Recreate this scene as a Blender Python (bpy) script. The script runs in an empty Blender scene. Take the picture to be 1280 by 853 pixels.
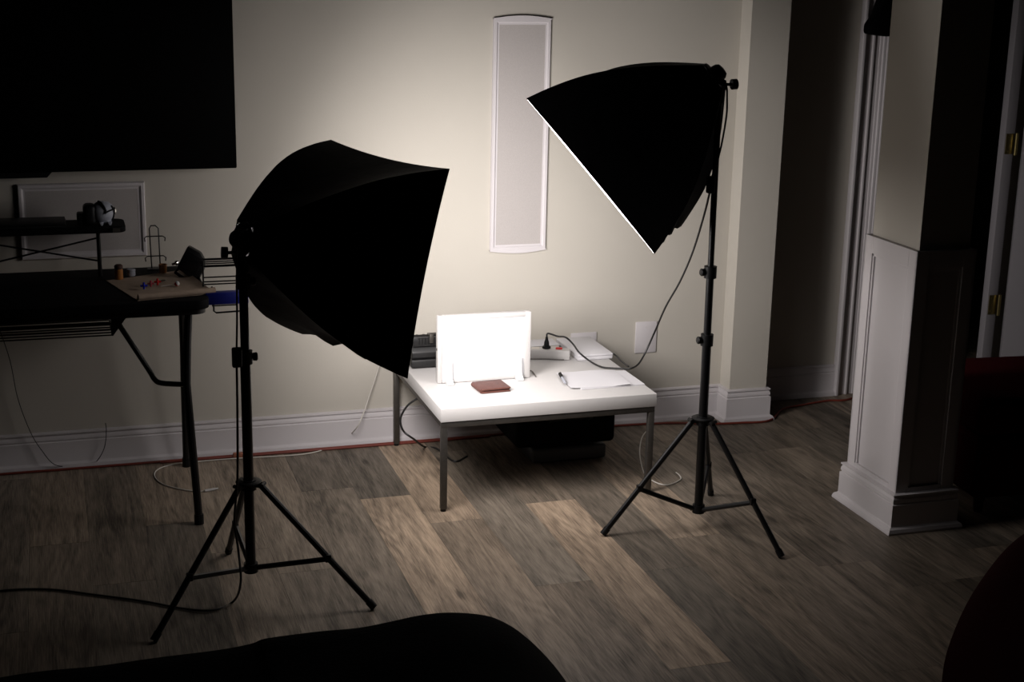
import bpy, bmesh, math, random
from mathutils import Vector, Matrix, noise
random.seed(7)
C = bpy.context.scene.collection
PI = math.pi

# ---------------------------------------------------------------- materials
def mat(name, col, rough=0.6, metal=0.0, spec=0.5, bump=None, var=None, sheen=0.0, coat=0.0):
    m = bpy.data.materials.new(name); m.use_nodes = True
    nt = m.node_tree; b = nt.nodes['Principled BSDF']
    b.inputs['Base Color'].default_value = (*col, 1)
    b.inputs['Roughness'].default_value = rough
    b.inputs['Metallic'].default_value = metal
    b.inputs['Specular IOR Level'].default_value = spec
    b.inputs['Sheen Weight'].default_value = sheen
    b.inputs['Coat Weight'].default_value = coat
    tc = nt.nodes.new('ShaderNodeTexCoord')
    n = nt.nodes.new('ShaderNodeTexNoise')
    sc, amt = var if var else (8.0, 0.06)
    n.inputs['Scale'].default_value = sc; n.inputs['Detail'].default_value = 4
    nt.links.new(tc.outputs['Object'], n.inputs['Vector'])
    r = nt.nodes.new('ShaderNodeValToRGB')
    r.color_ramp.elements[0].position = 0.3; r.color_ramp.elements[1].position = 0.7
    r.color_ramp.elements[0].color = (*[c*(1-amt) for c in col], 1)
    r.color_ramp.elements[1].color = (*[min(1, c*(1+amt)) for c in col], 1)
    nt.links.new(n.outputs['Fac'], r.inputs['Fac'])
    nt.links.new(r.outputs['Color'], b.inputs['Base Color'])
    if bump:
        n2 = nt.nodes.new('ShaderNodeTexNoise'); n2.inputs['Scale'].default_value = bump[0]; n2.inputs['Detail'].default_value = 3
        nt.links.new(tc.outputs['Object'], n2.inputs['Vector'])
        bp = nt.nodes.new('ShaderNodeBump'); bp.inputs['Strength'].default_value = bump[1]; bp.inputs['Distance'].default_value = 0.01
        nt.links.new(n2.outputs['Fac'], bp.inputs['Height']); nt.links.new(bp.outputs['Normal'], b.inputs['Normal'])
    return m

def emit(name, col, strength):
    m = bpy.data.materials.new(name); m.use_nodes = True
    nt = m.node_tree; b = nt.nodes['Principled BSDF']
    b.inputs['Base Color'].default_value = (0.8, 0.8, 0.8, 1)
    b.inputs['Emission Color'].default_value = (*col, 1); b.inputs['Emission Strength'].default_value = strength
    return m

M_wall = mat('wall_paint', (0.51, 0.48, 0.425), 0.75, var=(3, 0.02), bump=(260, 0.04), spec=0.25)
M_trim = mat('trim_paint', (0.60, 0.57, 0.58), 0.5, var=(4, 0.02), spec=0.3)
M_door_dimmed = mat('door_paint_dimmed', (0.30, 0.285, 0.30), 0.5, var=(4, 0.02), spec=0.3)  # trim paint darkened: dimness around the doorway is put into the colour
M_grille = mat('grille_cloth', (0.43, 0.40, 0.385), 0.85, var=(240, 0.03), bump=(400, 0.1))
M_black = mat('black_metal', (0.004, 0.004, 0.0045), 0.35, 0.0, 0.35)
M_blkpl = mat('black_plastic', (0.004, 0.004, 0.0045), 0.5, spec=0.25)
M_cloth = mat('black_softbox_cloth', (0.0018, 0.0018, 0.002), 0.6, spec=0.04, var=(30, 0.2), bump=(14, 0.25))
M_inner = mat('silver_lining', (0.75, 0.75, 0.76), 0.4, 0.6)
M_tabw = mat('white_laminate', (0.54, 0.525, 0.515), 0.5, var=(5, 0.02))
M_steel = mat('brushed_steel', (0.085, 0.078, 0.070), 0.45, 0.7, var=(60, 0.12))
M_leather = mat('brown_leather', (0.10, 0.032, 0.022), 0.5, var=(60, 0.15), bump=(220, 0.2))
M_leather_in = mat('dark_leather', (0.035, 0.010, 0.007), 0.6)
M_paper = mat('paper', (0.58, 0.57, 0.59), 0.8, var=(6, 0.01))
M_whpl = mat('white_plastic', (0.50, 0.485, 0.475), 0.4, var=(5, 0.02))
M_offw = mat('ivory_plastic', (0.62, 0.58, 0.53), 0.45)
M_red = mat('red_plastic', (0.5, 0.02, 0.02), 0.35)
M_blue = mat('blue_plastic', (0.006, 0.012, 0.17), 0.4)
M_orange = mat('orange_cord', (0.17, 0.028, 0.016), 0.5)
M_cord = mat('black_cord', (0.01, 0.01, 0.01), 0.5)
M_wcord = mat('white_cord', (0.6, 0.57, 0.52), 0.5)
M_screen = mat('tv_screen', (0.001, 0.001, 0.001), 0.6, spec=0.03)
M_desk = mat('black_tabletop', (0.003, 0.003, 0.0035), 0.7, spec=0.08, bump=(90, 0.05))
M_tan = mat('tan_mat', (0.36, 0.27, 0.20), 0.8, var=(40, 0.1))
M_amber = mat('amber_bottle', (0.30, 0.12, 0.03), 0.35, var=(20, 0.1))
M_brown = mat('brown_cap', (0.05, 0.022, 0.014), 0.5)
M_chrome = mat('chrome', (0.8, 0.8, 0.8), 0.15, 1.0)
M_brass = mat('brass', (0.30, 0.24, 0.10), 0.35, 0.9)
M_grey = mat('grey_plastic', (0.30, 0.31, 0.35), 0.45)
M_typew = mat('typewriter_enamel', (0.003, 0.003, 0.0033), 0.45, coat=0.05)
M_sofa = mat('black_upholstery', (0.0035, 0.0035, 0.004), 0.95, spec=0.05, bump=(120, 0.2))
M_redup = mat('dark_red_upholstery', (0.022, 0.002, 0.003), 0.95, spec=0.05, bump=(120, 0.2))
M_redot = mat('red_ottoman_fabric', (0.055, 0.004, 0.006), 0.95, spec=0.05, bump=(120, 0.2))
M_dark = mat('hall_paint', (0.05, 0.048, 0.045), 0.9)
M_acr = mat('frosted_acrylic', (0.72, 0.74, 0.73), 0.25)
M_diffL = emit('lit_diffuser_left', (1.0, 0.945, 0.925), 6.5)
M_diffR = emit('lit_diffuser_right', (1.0, 0.945, 0.925), 5.8)
M_panel = emit('lit_panel', (1.0, 0.98, 1.0), 0.22)
M_panel.node_tree.nodes['Principled BSDF'].inputs['Base Color'].default_value = (0.5, 0.49, 0.5, 1)

# oak-look vinyl planks: the tone of each plank is a face attribute, the grain is procedural
def floor_material():
    m = bpy.data.materials.new('plank_floor'); m.use_nodes = True
    nt = m.node_tree; b = nt.nodes['Principled BSDF']; L = nt.links.new
    N = nt.nodes.new
    at = N('ShaderNodeAttribute'); at.attribute_name = 'tone'
    sep = N('ShaderNodeSeparateColor'); L(at.outputs['Color'], sep.inputs['Color'])
    tc = N('ShaderNodeTexCoord')
    off = N('ShaderNodeCombineXYZ'); L(sep.outputs['Green'], off.inputs['X']); L(sep.outputs['Green'], off.inputs['Y'])
    sc = N('ShaderNodeVectorMath'); sc.operation = 'SCALE'; sc.inputs['Scale'].default_value = 37.0; L(off.outputs[0], sc.inputs[0])
    add = N('ShaderNodeVectorMath'); L(tc.outputs['Object'], add.inputs[0]); L(sc.outputs[0], add.inputs[1])
    mp = N('ShaderNodeMapping'); mp.inputs['Scale'].default_value = (34, 1.7, 1); L(add.outputs[0], mp.inputs['Vector'])
    g1 = N('ShaderNodeTexNoise'); g1.inputs['Scale'].default_value = 1.0; g1.inputs['Detail'].default_value = 8; g1.inputs['Roughness'].default_value = 0.72; g1.inputs['Distortion'].default_value = 0.5
    L(mp.outputs[0], g1.inputs['Vector'])
    mp2 = N('ShaderNodeMapping'); mp2.inputs['Scale'].default_value = (240, 14, 1); L(add.outputs[0], mp2.inputs['Vector'])
    g2 = N('ShaderNodeTexNoise'); g2.inputs['Scale'].default_value = 1.0; g2.inputs['Detail'].default_value = 5; L(mp2.outputs[0], g2.inputs['Vector'])
    mp3 = N('ShaderNodeMapping'); mp3.inputs['Scale'].default_value = (5, 1.1, 1); L(add.outputs[0], mp3.inputs['Vector'])
    g3 = N('ShaderNodeTexNoise'); g3.inputs['Scale'].default_value = 1.0; g3.inputs['Detail'].default_value = 3; L(mp3.outputs[0], g3.inputs['Vector'])
    # cathedral rings
    mp4 = N('ShaderNodeMapping'); mp4.inputs['Scale'].default_value = (3.4, 0.55, 1); L(add.outputs[0], mp4.inputs['Vector'])
    n4 = N('ShaderNodeTexNoise'); n4.inputs['Scale'].default_value = 1.5; n4.inputs['Detail'].default_value = 2; L(mp4.outputs[0], n4.inputs['Vector'])
    mul4 = N('ShaderNodeMath'); mul4.operation = 'MULTIPLY'; mul4.inputs[1].default_value = 90.0; L(n4.outputs['Fac'], mul4.inputs[0])
    sn = N('ShaderNodeMath'); sn.operation = 'SINE'; L(mul4.outputs[0], sn.inputs[0])
    def mm(op, a, bb):
        x = N('ShaderNodeMath'); x.operation = op
        for i, v in enumerate((a, bb)):
            if isinstance(v, (int, float)): x.inputs[i].default_value = v
            else: L(v, x.inputs[i])
        return x.outputs[0]
    grain = mm('ADD', mm('MULTIPLY', g1.outputs['Fac'], 0.9), mm('MULTIPLY', g2.outputs['Fac'], 0.75))
    grain = mm('ADD', grain, mm('MULTIPLY', g3.outputs['Fac'], 0.7))
    grain = mm('ADD', grain, mm('MULTIPLY', sn.outputs[0], 0.07))
    mp5 = N('ShaderNodeMapping'); mp5.inputs['Scale'].default_value = (9, 3.2, 1); L(add.outputs[0], mp5.inputs['Vector'])
    vo_ = N('ShaderNodeTexVoronoi'); vo_.inputs['Scale'].default_value = 0.8; L(mp5.outputs[0], vo_.inputs['Vector'])
    kn = N('ShaderNodeMapRange'); kn.inputs['From Min'].default_value = 0.03; kn.inputs['From Max'].default_value = 0.11; kn.inputs['To Min'].default_value = -0.28; kn.inputs['To Max'].default_value = 0.0; L(vo_.outputs['Distance'], kn.inputs['Value'])
    grain = mm('ADD', grain, kn.outputs[0])
    fac = N('ShaderNodeMapRange'); fac.inputs['From Min'].default_value = 0.90; fac.inputs['From Max'].default_value = 1.44; L(grain, fac.inputs['Value'])
    warm = N('ShaderNodeMix'); warm.data_type = 'RGBA'
    warm.inputs[6].default_value = (0.190, 0.162, 0.130, 1); warm.inputs[7].default_value = (0.300, 0.222, 0.156, 1)
    L(sep.outputs['Blue'], warm.inputs[0])
    tm = N('ShaderNodeVectorMath'); tm.operation = 'SCALE'; L(warm.outputs[2], tm.inputs[0]); L(mm('MULTIPLY', sep.outputs['Red'], mm('ADD', mm('MULTIPLY', fac.outputs[0], 1.15), 0.38)), tm.inputs['Scale'])
    L(tm.outputs[0], b.inputs['Base Color'])
    rr = N('ShaderNodeMapRange'); rr.inputs['To Min'].default_value = 0.62; rr.inputs['To Max'].default_value = 0.45; L(fac.outputs[0], rr.inputs['Value']); L(rr.outputs[0], b.inputs['Roughness'])
    b.inputs['Specular IOR Level'].default_value = 0.35
    bp = N('ShaderNodeBump'); bp.inputs['Strength'].default_value = 0.35; bp.inputs['Distance'].default_value = 0.002
    L(mm('ADD', g2.outputs['Fac'], g1.outputs['Fac']), bp.inputs['Height']); L(bp.outputs['Normal'], b.inputs['Normal'])
    return m

# ---------------------------------------------------------------- mesh helpers
WM = {}          # world matrices of the empties
def smooth_pts(pts, n=6):
    P = [Vector(p) for p in pts]
    if len(P) < 3: return P
    out = []
    for i in range(len(P)-1):
        p0 = P[i-1] if i else P[0]*2-P[1]; p1 = P[i]; p2 = P[i+1]; p3 = P[i+2] if i+2 < len(P) else P[-1]*2-P[-2]
        for k in range(n):
            t = k/n
            out.append(0.5*((2*p1)+(-p0+p2)*t+(2*p0-5*p1+4*p2-p3)*t*t+(-p0+3*p1-3*p2+p3)*t**3))
    out.append(P[-1]); return out

class MB:
    def __init__(s): s.bm = bmesh.new()
    def box(s, lo, hi, bevel=0.0, seg=2, M=None):
        lo, hi = Vector(lo), Vector(hi)
        b = bmesh.new(); bmesh.ops.create_cube(b, size=1.0)
        c = (lo+hi)/2; d = hi-lo
        for v in b.verts: v.co = Vector((v.co.x*d.x, v.co.y*d.y, v.co.z*d.z)) + c
        if bevel: bmesh.ops.bevel(b, geom=list(b.edges), offset=min(bevel, min(d)*0.45), segments=seg, affect='EDGES', profile=0.5)
        if M: b.transform(M)
        s.merge(b); return s
    def merge(s, b):
        me = bpy.data.meshes.new('tmp'); b.to_mesh(me); b.free(); s.bm.from_mesh(me); bpy.data.meshes.remove(me)
    def tube(s, pts, r, seg=8, smooth=0, closed=False):
        P = smooth_pts(pts, smooth) if smooth else [Vector(p) for p in pts]
        rs = r if isinstance(r, (list, tuple)) else None
        n = len(P); rings = []
        up = None
        for i, p in enumerate(P):
            if closed: t = (P[(i+1) % n]-P[i-1]).normalized()
            else: t = (P[min(i+1, n-1)]-P[max(i-1, 0)]).normalized()
            if up is None:
                up = t.orthogonal().normalized()
            else:
                up = (up-t*up.dot(t)); up = up.normalized() if up.length > 1e-6 else t.orthogonal().normalized()
            side = t.cross(up)
            rr = rs[min(int(i*len(rs)/n), len(rs)-1)] if rs else r
            rings.append([s.bm.verts.new(p+(up*math.cos(a)+side*math.sin(a))*rr) for a in [2*PI*k/seg for k in range(seg)]])
        m = n if closed else n-1
        for i in range(m):
            A, B = rings[i], rings[(i+1) % n]
            for k in range(seg): s.bm.faces.new((A[k], A[(k+1) % seg], B[(k+1) % seg], B[k]))
        if not closed:
            s.bm.faces.new(rings[0][::-1]); s.bm.faces.new(rings[-1])
        return s
    def lathe(s, prof, seg=20, M=None):
        """prof: (radius, z) pairs, round local Z"""
        b = bmesh.new(); rings = []
        for r, z in prof:
            rings.append([b.verts.new((r*math.cos(2*PI*k/seg), r*math.sin(2*PI*k/seg), z)) for k in range(seg)])
        for i in range(len(rings)-1):
            for k in range(seg): b.faces.new((rings[i][k], rings[i][(k+1) % seg], rings[i+1][(k+1) % seg], rings[i+1][k]))
        b.faces.new(rings[0][::-1]); b.faces.new(rings[-1])
        if M: b.transform(M)
        s.merge(b); return s
    def prism(s, poly, lo, hi, axis=2, bevel=0.0, M=None):
        """polygon of 2-D points extruded between lo and hi along an axis"""
        b = bmesh.new()
        def mk(p, h):
            if axis == 2: return (p[0], p[1], h)
            if axis == 1: return (p[0], h, p[1])
            return (h, p[0], p[1])
        A = [b.verts.new(mk(p, lo)) for p in poly]; B = [b.verts.new(mk(p, hi)) for p in poly]
        n = len(poly)
        b.faces.new(A[::-1]); b.faces.new(B)
        for i in range(n): b.faces.new((A[i], A[(i+1) % n], B[(i+1) % n], B[i]))
        bmesh.ops.recalc_face_normals(b, faces=b.faces)
        if bevel: bmesh.ops.bevel(b, geom=list(b.edges), offset=bevel, segments=2, affect='EDGES', profile=0.5)
        if M: b.transform(M)
        s.merge(b); return s
    def quad(s, a, b, c, d):
        s.bm.faces.new([s.bm.verts.new(v) for v in (a, b, c, d)]); return s
    def build(s, name, m, parent=None, smooth=True, local=False):
        bm = s.bm
        bmesh.ops.recalc_face_normals(bm, faces=bm.faces)
        if parent is not None and not local:
            bm.transform(WM[parent.name].inverted())
        me = bpy.data.meshes.new(name); bm.to_mesh(me); bm.free()
        me.materials.append(m)
        o = bpy.data.objects.new(name, me); C.objects.link(o)
        if parent is not None:
            o.parent = parent; WM[o.name] = WM[parent.name]
        else:
            WM[o.name] = Matrix.Identity(4)
        if smooth:
            me.polygons.foreach_set('use_smooth', [True]*len(me.polygons))
            try: me.set_sharp_from_angle(angle=math.radians(35))
            except Exception: pass
        return o

def thing(name, label, cat, loc=(0, 0, 0), rot=None, group=None):
    o = bpy.data.objects.new(name, None); C.objects.link(o)
    o.empty_display_size = 0.1
    W = Matrix.Translation(loc)
    if rot is not None: W = W @ (rot.to_4x4() if isinstance(rot, Matrix) else Matrix.Rotation(rot, 4, 'Z'))
    o.matrix_world = W; WM[o.name] = W
    o['label'] = label; o['category'] = cat
    if group: o['group'] = group
    return o

def tag(o, label, cat, group=None):
    o['label'] = label; o['category'] = cat
    if group: o['group'] = group
    return o
def struct(o): o['kind'] = 'structure'; return o
def base_at(o, p):
    """move a single-mesh thing's origin to a point at its base"""
    p = Vector(p); o.data.transform(Matrix.Translation(-p)); o.location = p; WM[o.name] = Matrix.Translation(p); return o

def sweep_plan(mb, path, prof, closed=False, z0=0.0):
    """sweep a (offset, height) profile along a plan polyline; the offset goes to the right-hand side of travel"""
    P = [Vector((p[0], p[1])) for p in path]; n = len(P); rings = []
    for i in range(n):
        def nrm(a, b):
            d = (b-a).normalized(); return Vector((d.y, -d.x))
        if closed or 0 < i < n-1:
            n1 = nrm(P[i-1], P[i]); n2 = nrm(P[i], P[(i+1) % n])
            m = (n1+n2); m = m/ (m.length_squared/2) if m.length > 1e-6 else n1
        elif i == 0: m = nrm(P[0], P[1])
        else: m = nrm(P[-2], P[-1])
        rings.append([mb.bm.verts.new((P[i].x+m.x*o, P[i].y+m.y*o, z0+h)) for o, h in prof])
    k = len(prof)
    for i in range(n if closed else n-1):
        A, B = rings[i], rings[(i+1) % n]
        for j in range(k): mb.bm.faces.new((A[j], A[(j+1) % k], B[(j+1) % k], B[j]))
    if not closed:
        mb.bm.faces.new(rings[0]); mb.bm.faces.new(rings[-1][::-1])
    return mb

# ================================================================= SETTING
D = 5.045
# ---- floor: planks laid towards the wall
W = 0.1728; X0 = 0.904
tones = {}   # (column, plank top Y) -> explicit (value, warm)
cols = {}
for k in range(-16, 26):
    r = random.Random(k*13+5)
    cols[k] = (r.random()*1.2, r)
fixed = {   # column index: (a plank end Y, {plank number counted from it: (tone, warmth)})
    0: (4.483, {0: (1.32, 0.8), 1: (0.72, 0.1), -1: (1.30, .75), -2: (1.0, .5)}),
    1: (4.220, {0: (0.96, 0.5), 1: (1.22, 0.75), -1: (0.95, .4)}),
    2: (3.680, {0: (0.90, 0.50), 1: (0.95, 0.1), -1: (0.8, .2)}),
    3: (4.310, {0: (1.22, 0.8), 1: (0.85, 0.30), -1: (0.95, .3)}),
    4: (4.900, {0: (0.72, 0.18), 1: (0.7, 0.1), -1: (0.64, .1)}),
    5: (3.910, {0: (0.98, 0.45), 1: (1.15, 0.6), -1: (0.8, .4)}),
    6: (4.150, {0: (0.86, 0.35), 1: (0.75, 0.2), -1: (0.9, .4)}),
    7: (3.600, {0: (0.90, 0.40), 1: (0.80, 0.3), -1: (0.8, .3)}),
    8: (4.600, {0: (0.70, 0.25), 1: (0.60, 0.2), -1: (0.7, .3)}),
    -1: (3.40, {0: (0.80, 0.25), 1: (0.85, 0.3), -1: (0.7, .2)}),
    -2: (3.95, {0: (0.80, 0.28), 1: (0.92, 0.35), -1: (0.7, .2)}),
    -3: (4.15, {0: (0.90, 0.35), 1: (1.00, 0.35), -1: (0.8, .2)}),
    -4: (4.42, {0: (0.62, 0.15), 1: (0.95, 0.5), -1: (0.6, .2)}),
    -5: (4.00, {0: (0.68, 0.2), 1: (0.72, 0.3), -1: (0.6, .2)}),
}
fb = MB(); vals = []
gap = 0.0006
for k in range(-16, 26):
    xa = X0+k*W; xb = xa+W
    endY, known = fixed.get(k, (cols[k][0]+4.0, {}))
    r = cols[k][1]
    for j in range(-5, 5):
        yb = endY+1.2*j; ya = yb-1.2
        idx = j
        ya_, yb_ = max(ya, -1.2), min(yb, 8.0)
        if yb_ <= ya_: continue
        t, w = known.get(idx, (r.uniform(0.6, 1.05), r.uniform(0.1, 0.5)))
        b = 0.0008
        inner = [(xa+b, ya_+b), (xb-b, ya_+b), (xb-b, yb_-b), (xa+b, yb_-b)]
        outer = [(xa, ya_), (xb, ya_), (xb, yb_), (xa, yb_)]
        vi = [fb.bm.verts.new((x, y, 0)) for x, y in inner]; vo = [fb.bm.verts.new((x, y, -0.0006)) for x, y in outer]
        fb.bm.faces.new(vi); vals.append((t, r.random(), w))
        for q in range(4):
            fb.bm.faces.new((vo[q], vo[(q+1) % 4], vi[(q+1) % 4], vi[q])); vals.append((t*0.8, vals[-1][1], w))
bm = fb.bm
me = bpy.data.meshes.new('floor'); bm.to_mesh(me); bm.free()
at = me.attributes.new('tone', 'FLOAT_COLOR', 'FACE')
for i, v in enumerate(vals): at.data[i].color = (*v, 1)
me.materials.append(floor_material())
floor = bpy.data.objects.new('floor', me); C.objects.link(floor); struct(floor)

# ---- walls
HT = 2.6
struct(MB().box((-2.2, D, 0), (2.46, D+0.2, HT)).build('wall_back', M_wall, smooth=False))
struct(MB().box((2.46, 4.96, 0), (2.617, D+0.35, HT)).build('wall_column', M_wall, smooth=False))
wr = MB().box((2.617, 5.2, 0), (3.06, 5.36, HT)).box((3.79, 5.2, 0), (5.4, 5.23, HT)).box((3.06, 5.2, 2.08), (3.79, 5.36, HT))
struct(wr.build('wall_alcove', M_wall, smooth=False))
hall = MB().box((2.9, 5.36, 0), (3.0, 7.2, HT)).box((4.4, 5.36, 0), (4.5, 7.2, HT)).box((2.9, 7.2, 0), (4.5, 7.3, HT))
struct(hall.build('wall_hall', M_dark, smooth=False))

BP = [(0, 0), (0.030, 0), (0.030, 0.006), (0.026, 0.016), (0.018, 0.021), (0.016, 0.024), (0.016, 0.094), (0.011, 0.0965), (0.011, 0.099), (0.014, 0.102),
      (0.013, 0.112), (0.009, 0.119), (0.009, 0.1205), (0.014, 0.122), (0.014, 0.127), (0.0, 0.130)]
b = MB(); sweep_plan(b, [(-2.2, D), (2.46, D), (2.46, 4.96), (2.617, 4.96), (2.617, 5.2), (3.05, 5.2)], BP)
struct(b.build('baseboard_back', M_trim))
# door casing left of the doorway: stepped moulding
c1 = MB()
for xa, xb, d in ((3.050, 3.062, 0.034), (3.062, 3.074, 0.026), (3.074, 3.100, 0.016), (3.100, 3.110, 0.022), (3.110, 3.134, 0.014), (3.134, 3.146, 0.018), (3.146, 3.160, 0.026)):
    c1.box((xa, 5.2-d, 0), (xb, 5.2, 2.16), 0.002)
c1.box((3.160, 5.17, 0), (3.175, 5.36, 2.10), 0.002)
struct(c1.build('trim_1', M_trim))
c2 = MB().box((3.740, 5.165, 0), (3.788, 5.205, 2.16), 0.003)
struct(c2.build('trim_2', M_door_dimmed))
c3 = MB().box((3.05, 5.172, 2.08), (3.80, 5.2, 2.18), 0.003)
struct(c3.build('trim_3', M_trim))

# ---- wainscoted pillar
px0, px1, py0, py1 = 2.487, 2.676, 3.797, 4.078
pil = MB().box((px0+0.006, py0+0.006, 0.8), (px1-0.006, py1-0.006, HT))
struct(pil.build('wall_pillar', M_wall, smooth=False))
wn = MB()
zt, zb = 0.905, 0.10
wn.box((px0, py0, zb), (px1, py1, zt-0.02))
wn.box((px0-0.002, py0-0.002, zt-0.02), (px1+0.002, py1+0.002, zt), 0.003)
# stiles and rails standing 10 mm proud of the field on all four faces, small bead round the field
e = 0.010; sw = 0.045
for (ax, side) in (('x', -1), ('x', 1), ('y', -1), ('y', 1)):
    if ax == 'x':
        xs = (px0-e, px0) if side < 0 else (px1, px1+e)
        a, c = py0-e, py1+e
        B = lambda u0, u1, z0, z1, k=0.0: wn.box((xs[0]+(k if side < 0 else 0), u0, z0), (xs[1]-(k if side > 0 else 0), u1, z1), 0.0015)
    else:
        ys = (py0-e, py0) if side < 0 else (py1, py1+e)
        a, c = px0-e, px1+e
        B = lambda u0, u1, z0, z1, k=0.0: wn.box((u0, ys[0]+(k if side < 0 else 0), z0), (u1, ys[1]-(k if side > 0 else 0), z1), 0.0015)
    B(a, a+sw, zb, zt); B(c-sw, c, zb, zt); B(a+sw, c-sw, zt-0.055, zt); B(a+sw, c-sw, zb, zb+0.045)
    B(a+sw, a+sw+0.008, zb+0.045, zt-0.055, 0.004); B(c-sw-0.008, c-sw, zb+0.045, zt-0.055, 0.004)
    B(a+sw, c-sw, zt-0.063, zt-0.055, 0.004)
wo = wn.build('trim_4', M_trim, smooth=False); struct(wo)
b = MB(); sweep_plan(b, [(px0-e, py0-e), (px1+e, py0-e), (px1+e, py1+e), (px0-e, py1+e)], BP, closed=True)
struct(b.build('baseboard_pillar', M_trim, smooth=False))

# ---- open door at the right of the doorway, with hinges
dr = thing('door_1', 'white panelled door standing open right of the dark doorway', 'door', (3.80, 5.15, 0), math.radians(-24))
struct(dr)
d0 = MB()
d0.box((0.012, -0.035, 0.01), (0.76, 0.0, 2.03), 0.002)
d0.build('door_leaf', M_door_dimmed, dr, local=True)
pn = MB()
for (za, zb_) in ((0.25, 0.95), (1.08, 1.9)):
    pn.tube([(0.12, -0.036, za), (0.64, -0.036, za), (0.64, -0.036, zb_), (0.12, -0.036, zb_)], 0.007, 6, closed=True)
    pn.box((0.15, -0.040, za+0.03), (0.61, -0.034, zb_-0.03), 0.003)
pn.build('door_panel', M_door_dimmed, dr, local=True)
for zc in (1.035, 0.355):
    h = MB()
    h.tube([(3.7875, 5.150, zc-0.045), (3.7875, 5.150, zc+0.045)], 0.007, 10)
    h.box((3.745, 5.1605, zc-0.042), (3.784, 5.1645, zc+0.042), 0.001)
    for q in (-0.028, 0.0, 0.028):
        h.tube([(3.755+0.006*(q == 0), 5.158, zc+q), (3.755+0.006*(q == 0), 5.162, zc+q)], 0.004, 8)
    h.build('hinge', M_brass, dr)

# ================================================================= IN-WALL SPEAKERS AND TV
def wall_speaker(lo, hi, label, arch, fw=0.022):
    (x0, z0), (x1, z1) = lo, hi
    t = thing('wall_speaker', label, 'speaker', ((x0+x1)/2, D, z0))
    f = MB()
    # frame as a swept ring: outer bead, sloped face, inner lip
    prof = [(0, 0), (0, 0.006), (0.004, 0.012), (0.012, 0.012), (fw-0.005, 0.007), (fw, 0.007), (fw, 0.0)]
    path = [(x0, z0), (x1, z0), (x1, z1), (x0, z1)]
    rings = []
    sg = [(1, 1), (-1, 1), (-1, -1), (1, -1)]
    for (x, z), (sx, sz) in zip(path, sg):
        rings.append([f.bm.verts.new((x+sx*o, D-h, z+sz*o)) for o, h in prof])
    n = len(prof)
    for i in range(4):
        A, B_ = rings[i], rings[(i+1) % 4]
        for j in range(n): f.bm.faces.new((A[j], A[(j+1) % n], B_[(j+1) % n], B_[j]))
    if arch:   # shallow crown along the top and the bottom of the tall frame
        for zz, s_ in ((z1, 1), (z0, -1)):
            poly = [(x0+(x1-x0)*i/12, zz+s_*0.010*math.sin(PI*i/12)) for i in range(13)]
            poly = [(x0, zz-s_*0.004)]+poly+[(x1, zz-s_*0.004)]
            if s_ < 0: poly = poly[::-1]
            f.prism(poly, D-0.012, D, axis=1)
    f.build('frame', M_trim, t)
    MB().box((x0+fw-0.002, D-0.006, z0+fw-0.002), (x1-fw+0.002, D-0.001, z1-fw+0.002)).build('grille', M_grille, t)
    return t
wall_speaker((1.503, 0.700), (1.718, 1.532), 'tall narrow white-framed speaker grille set into the wall between the two lights', True)
wall_speaker((-0.117, 0.734), (0.290, 0.988), 'wide white-framed speaker grille set into the wall under the television', False, 0.024)

tv = thing('television', 'large black wall-mounted television at the upper left', 'television', (-0.1, D-0.08, 1.035))
MB().box((-0.92, D-0.082, 1.036), (0.590, D-0.045, 1.90), 0.004).build('bezel', M_screen, tv)
MB().box((-0.90, D-0.0835, 1.056), (0.576, D-0.080, 1.885), 0.001).build('screen', M_screen, tv)
MB().box((-0.5, D-0.047, 1.2), (0.2, D-0.003, 1.7), 0.01).build('wall_mount', M_black, tv)
MB().prism([(-0.60, 1.040), (-0.60, 1.018), (-0.02, 1.018), (0.0, 1.040)], D-0.075, D-0.05, axis=1).build('sensor_bar', M_blkpl, tv)

# wall plates
def plate(x0, x1, z0, z1, label, name='wall_plate'):
    t = thing(name, label, 'wall plate', ((x0+x1)/2, D, z0))
    p = MB(); p.box((x0, D-0.006, z0), (x1, D, z1), 0.003)
    p.build('cover', M_trim, t)
    return t
p1 = plate(2.090, 2.178, 0.277, 0.401, 'blank white wall plate above the baseboard behind the hanging cord')
for zz in (0.300, 0.378): MB().tube([(2.134, D-0.0075, zz), (2.134, D-0.005, zz)], 0.003, 8).build('screw', M_trim, p1)
p2 = plate(1.828, 1.932, 0.255, 0.372, 'white wall outlet just behind the rear right corner of the white table', 'wall_outlet')
for zz in (0.285, 0.340): MB().box((1.862, D-0.008, zz-0.014), (1.898, D-0.005, zz+0.014), 0.003).build('socket', M_offw, p2)

# ================================================================= WHITE TABLE
TX0, TX1, TY0, TY1, TZ = 1.13, 1.87, 4.30, 5.005, 0.35
tb = thing('coffee_table', 'low square white-topped table with a steel frame between the two lights', 'table', ((TX0+TX1)/2, (TY0+TY1)/2, 0))
MB().box((TX0, TY0, TZ-0.045), (TX1, TY1, TZ), 0.0025).build('tabletop', M_tabw, tb)
fr = MB(); s_ = 0.020
z1 = TZ-0.045; z0 = z1-s_
fr.box((TX0+.004, TY0+.004, z0), (TX1-.004, TY0+.004+s_, z1-0.0005), 0.001)
fr.box((TX0+.004, TY1-.004-s_, z0), (TX1-.004, TY1-.004, z1-0.0005), 0.001)
fr.box((TX0+.004, TY0+.004+s_, z0), (TX0+.004+s_, TY1-.004-s_, z1-0.0005), 0.001)
fr.box((TX1-.004-s_, TY0+.004+s_, z0), (TX1-.004, TY1-.004-s_, z1-0.0005), 0.001)
fr.build('rail', M_steel, tb)
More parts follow.
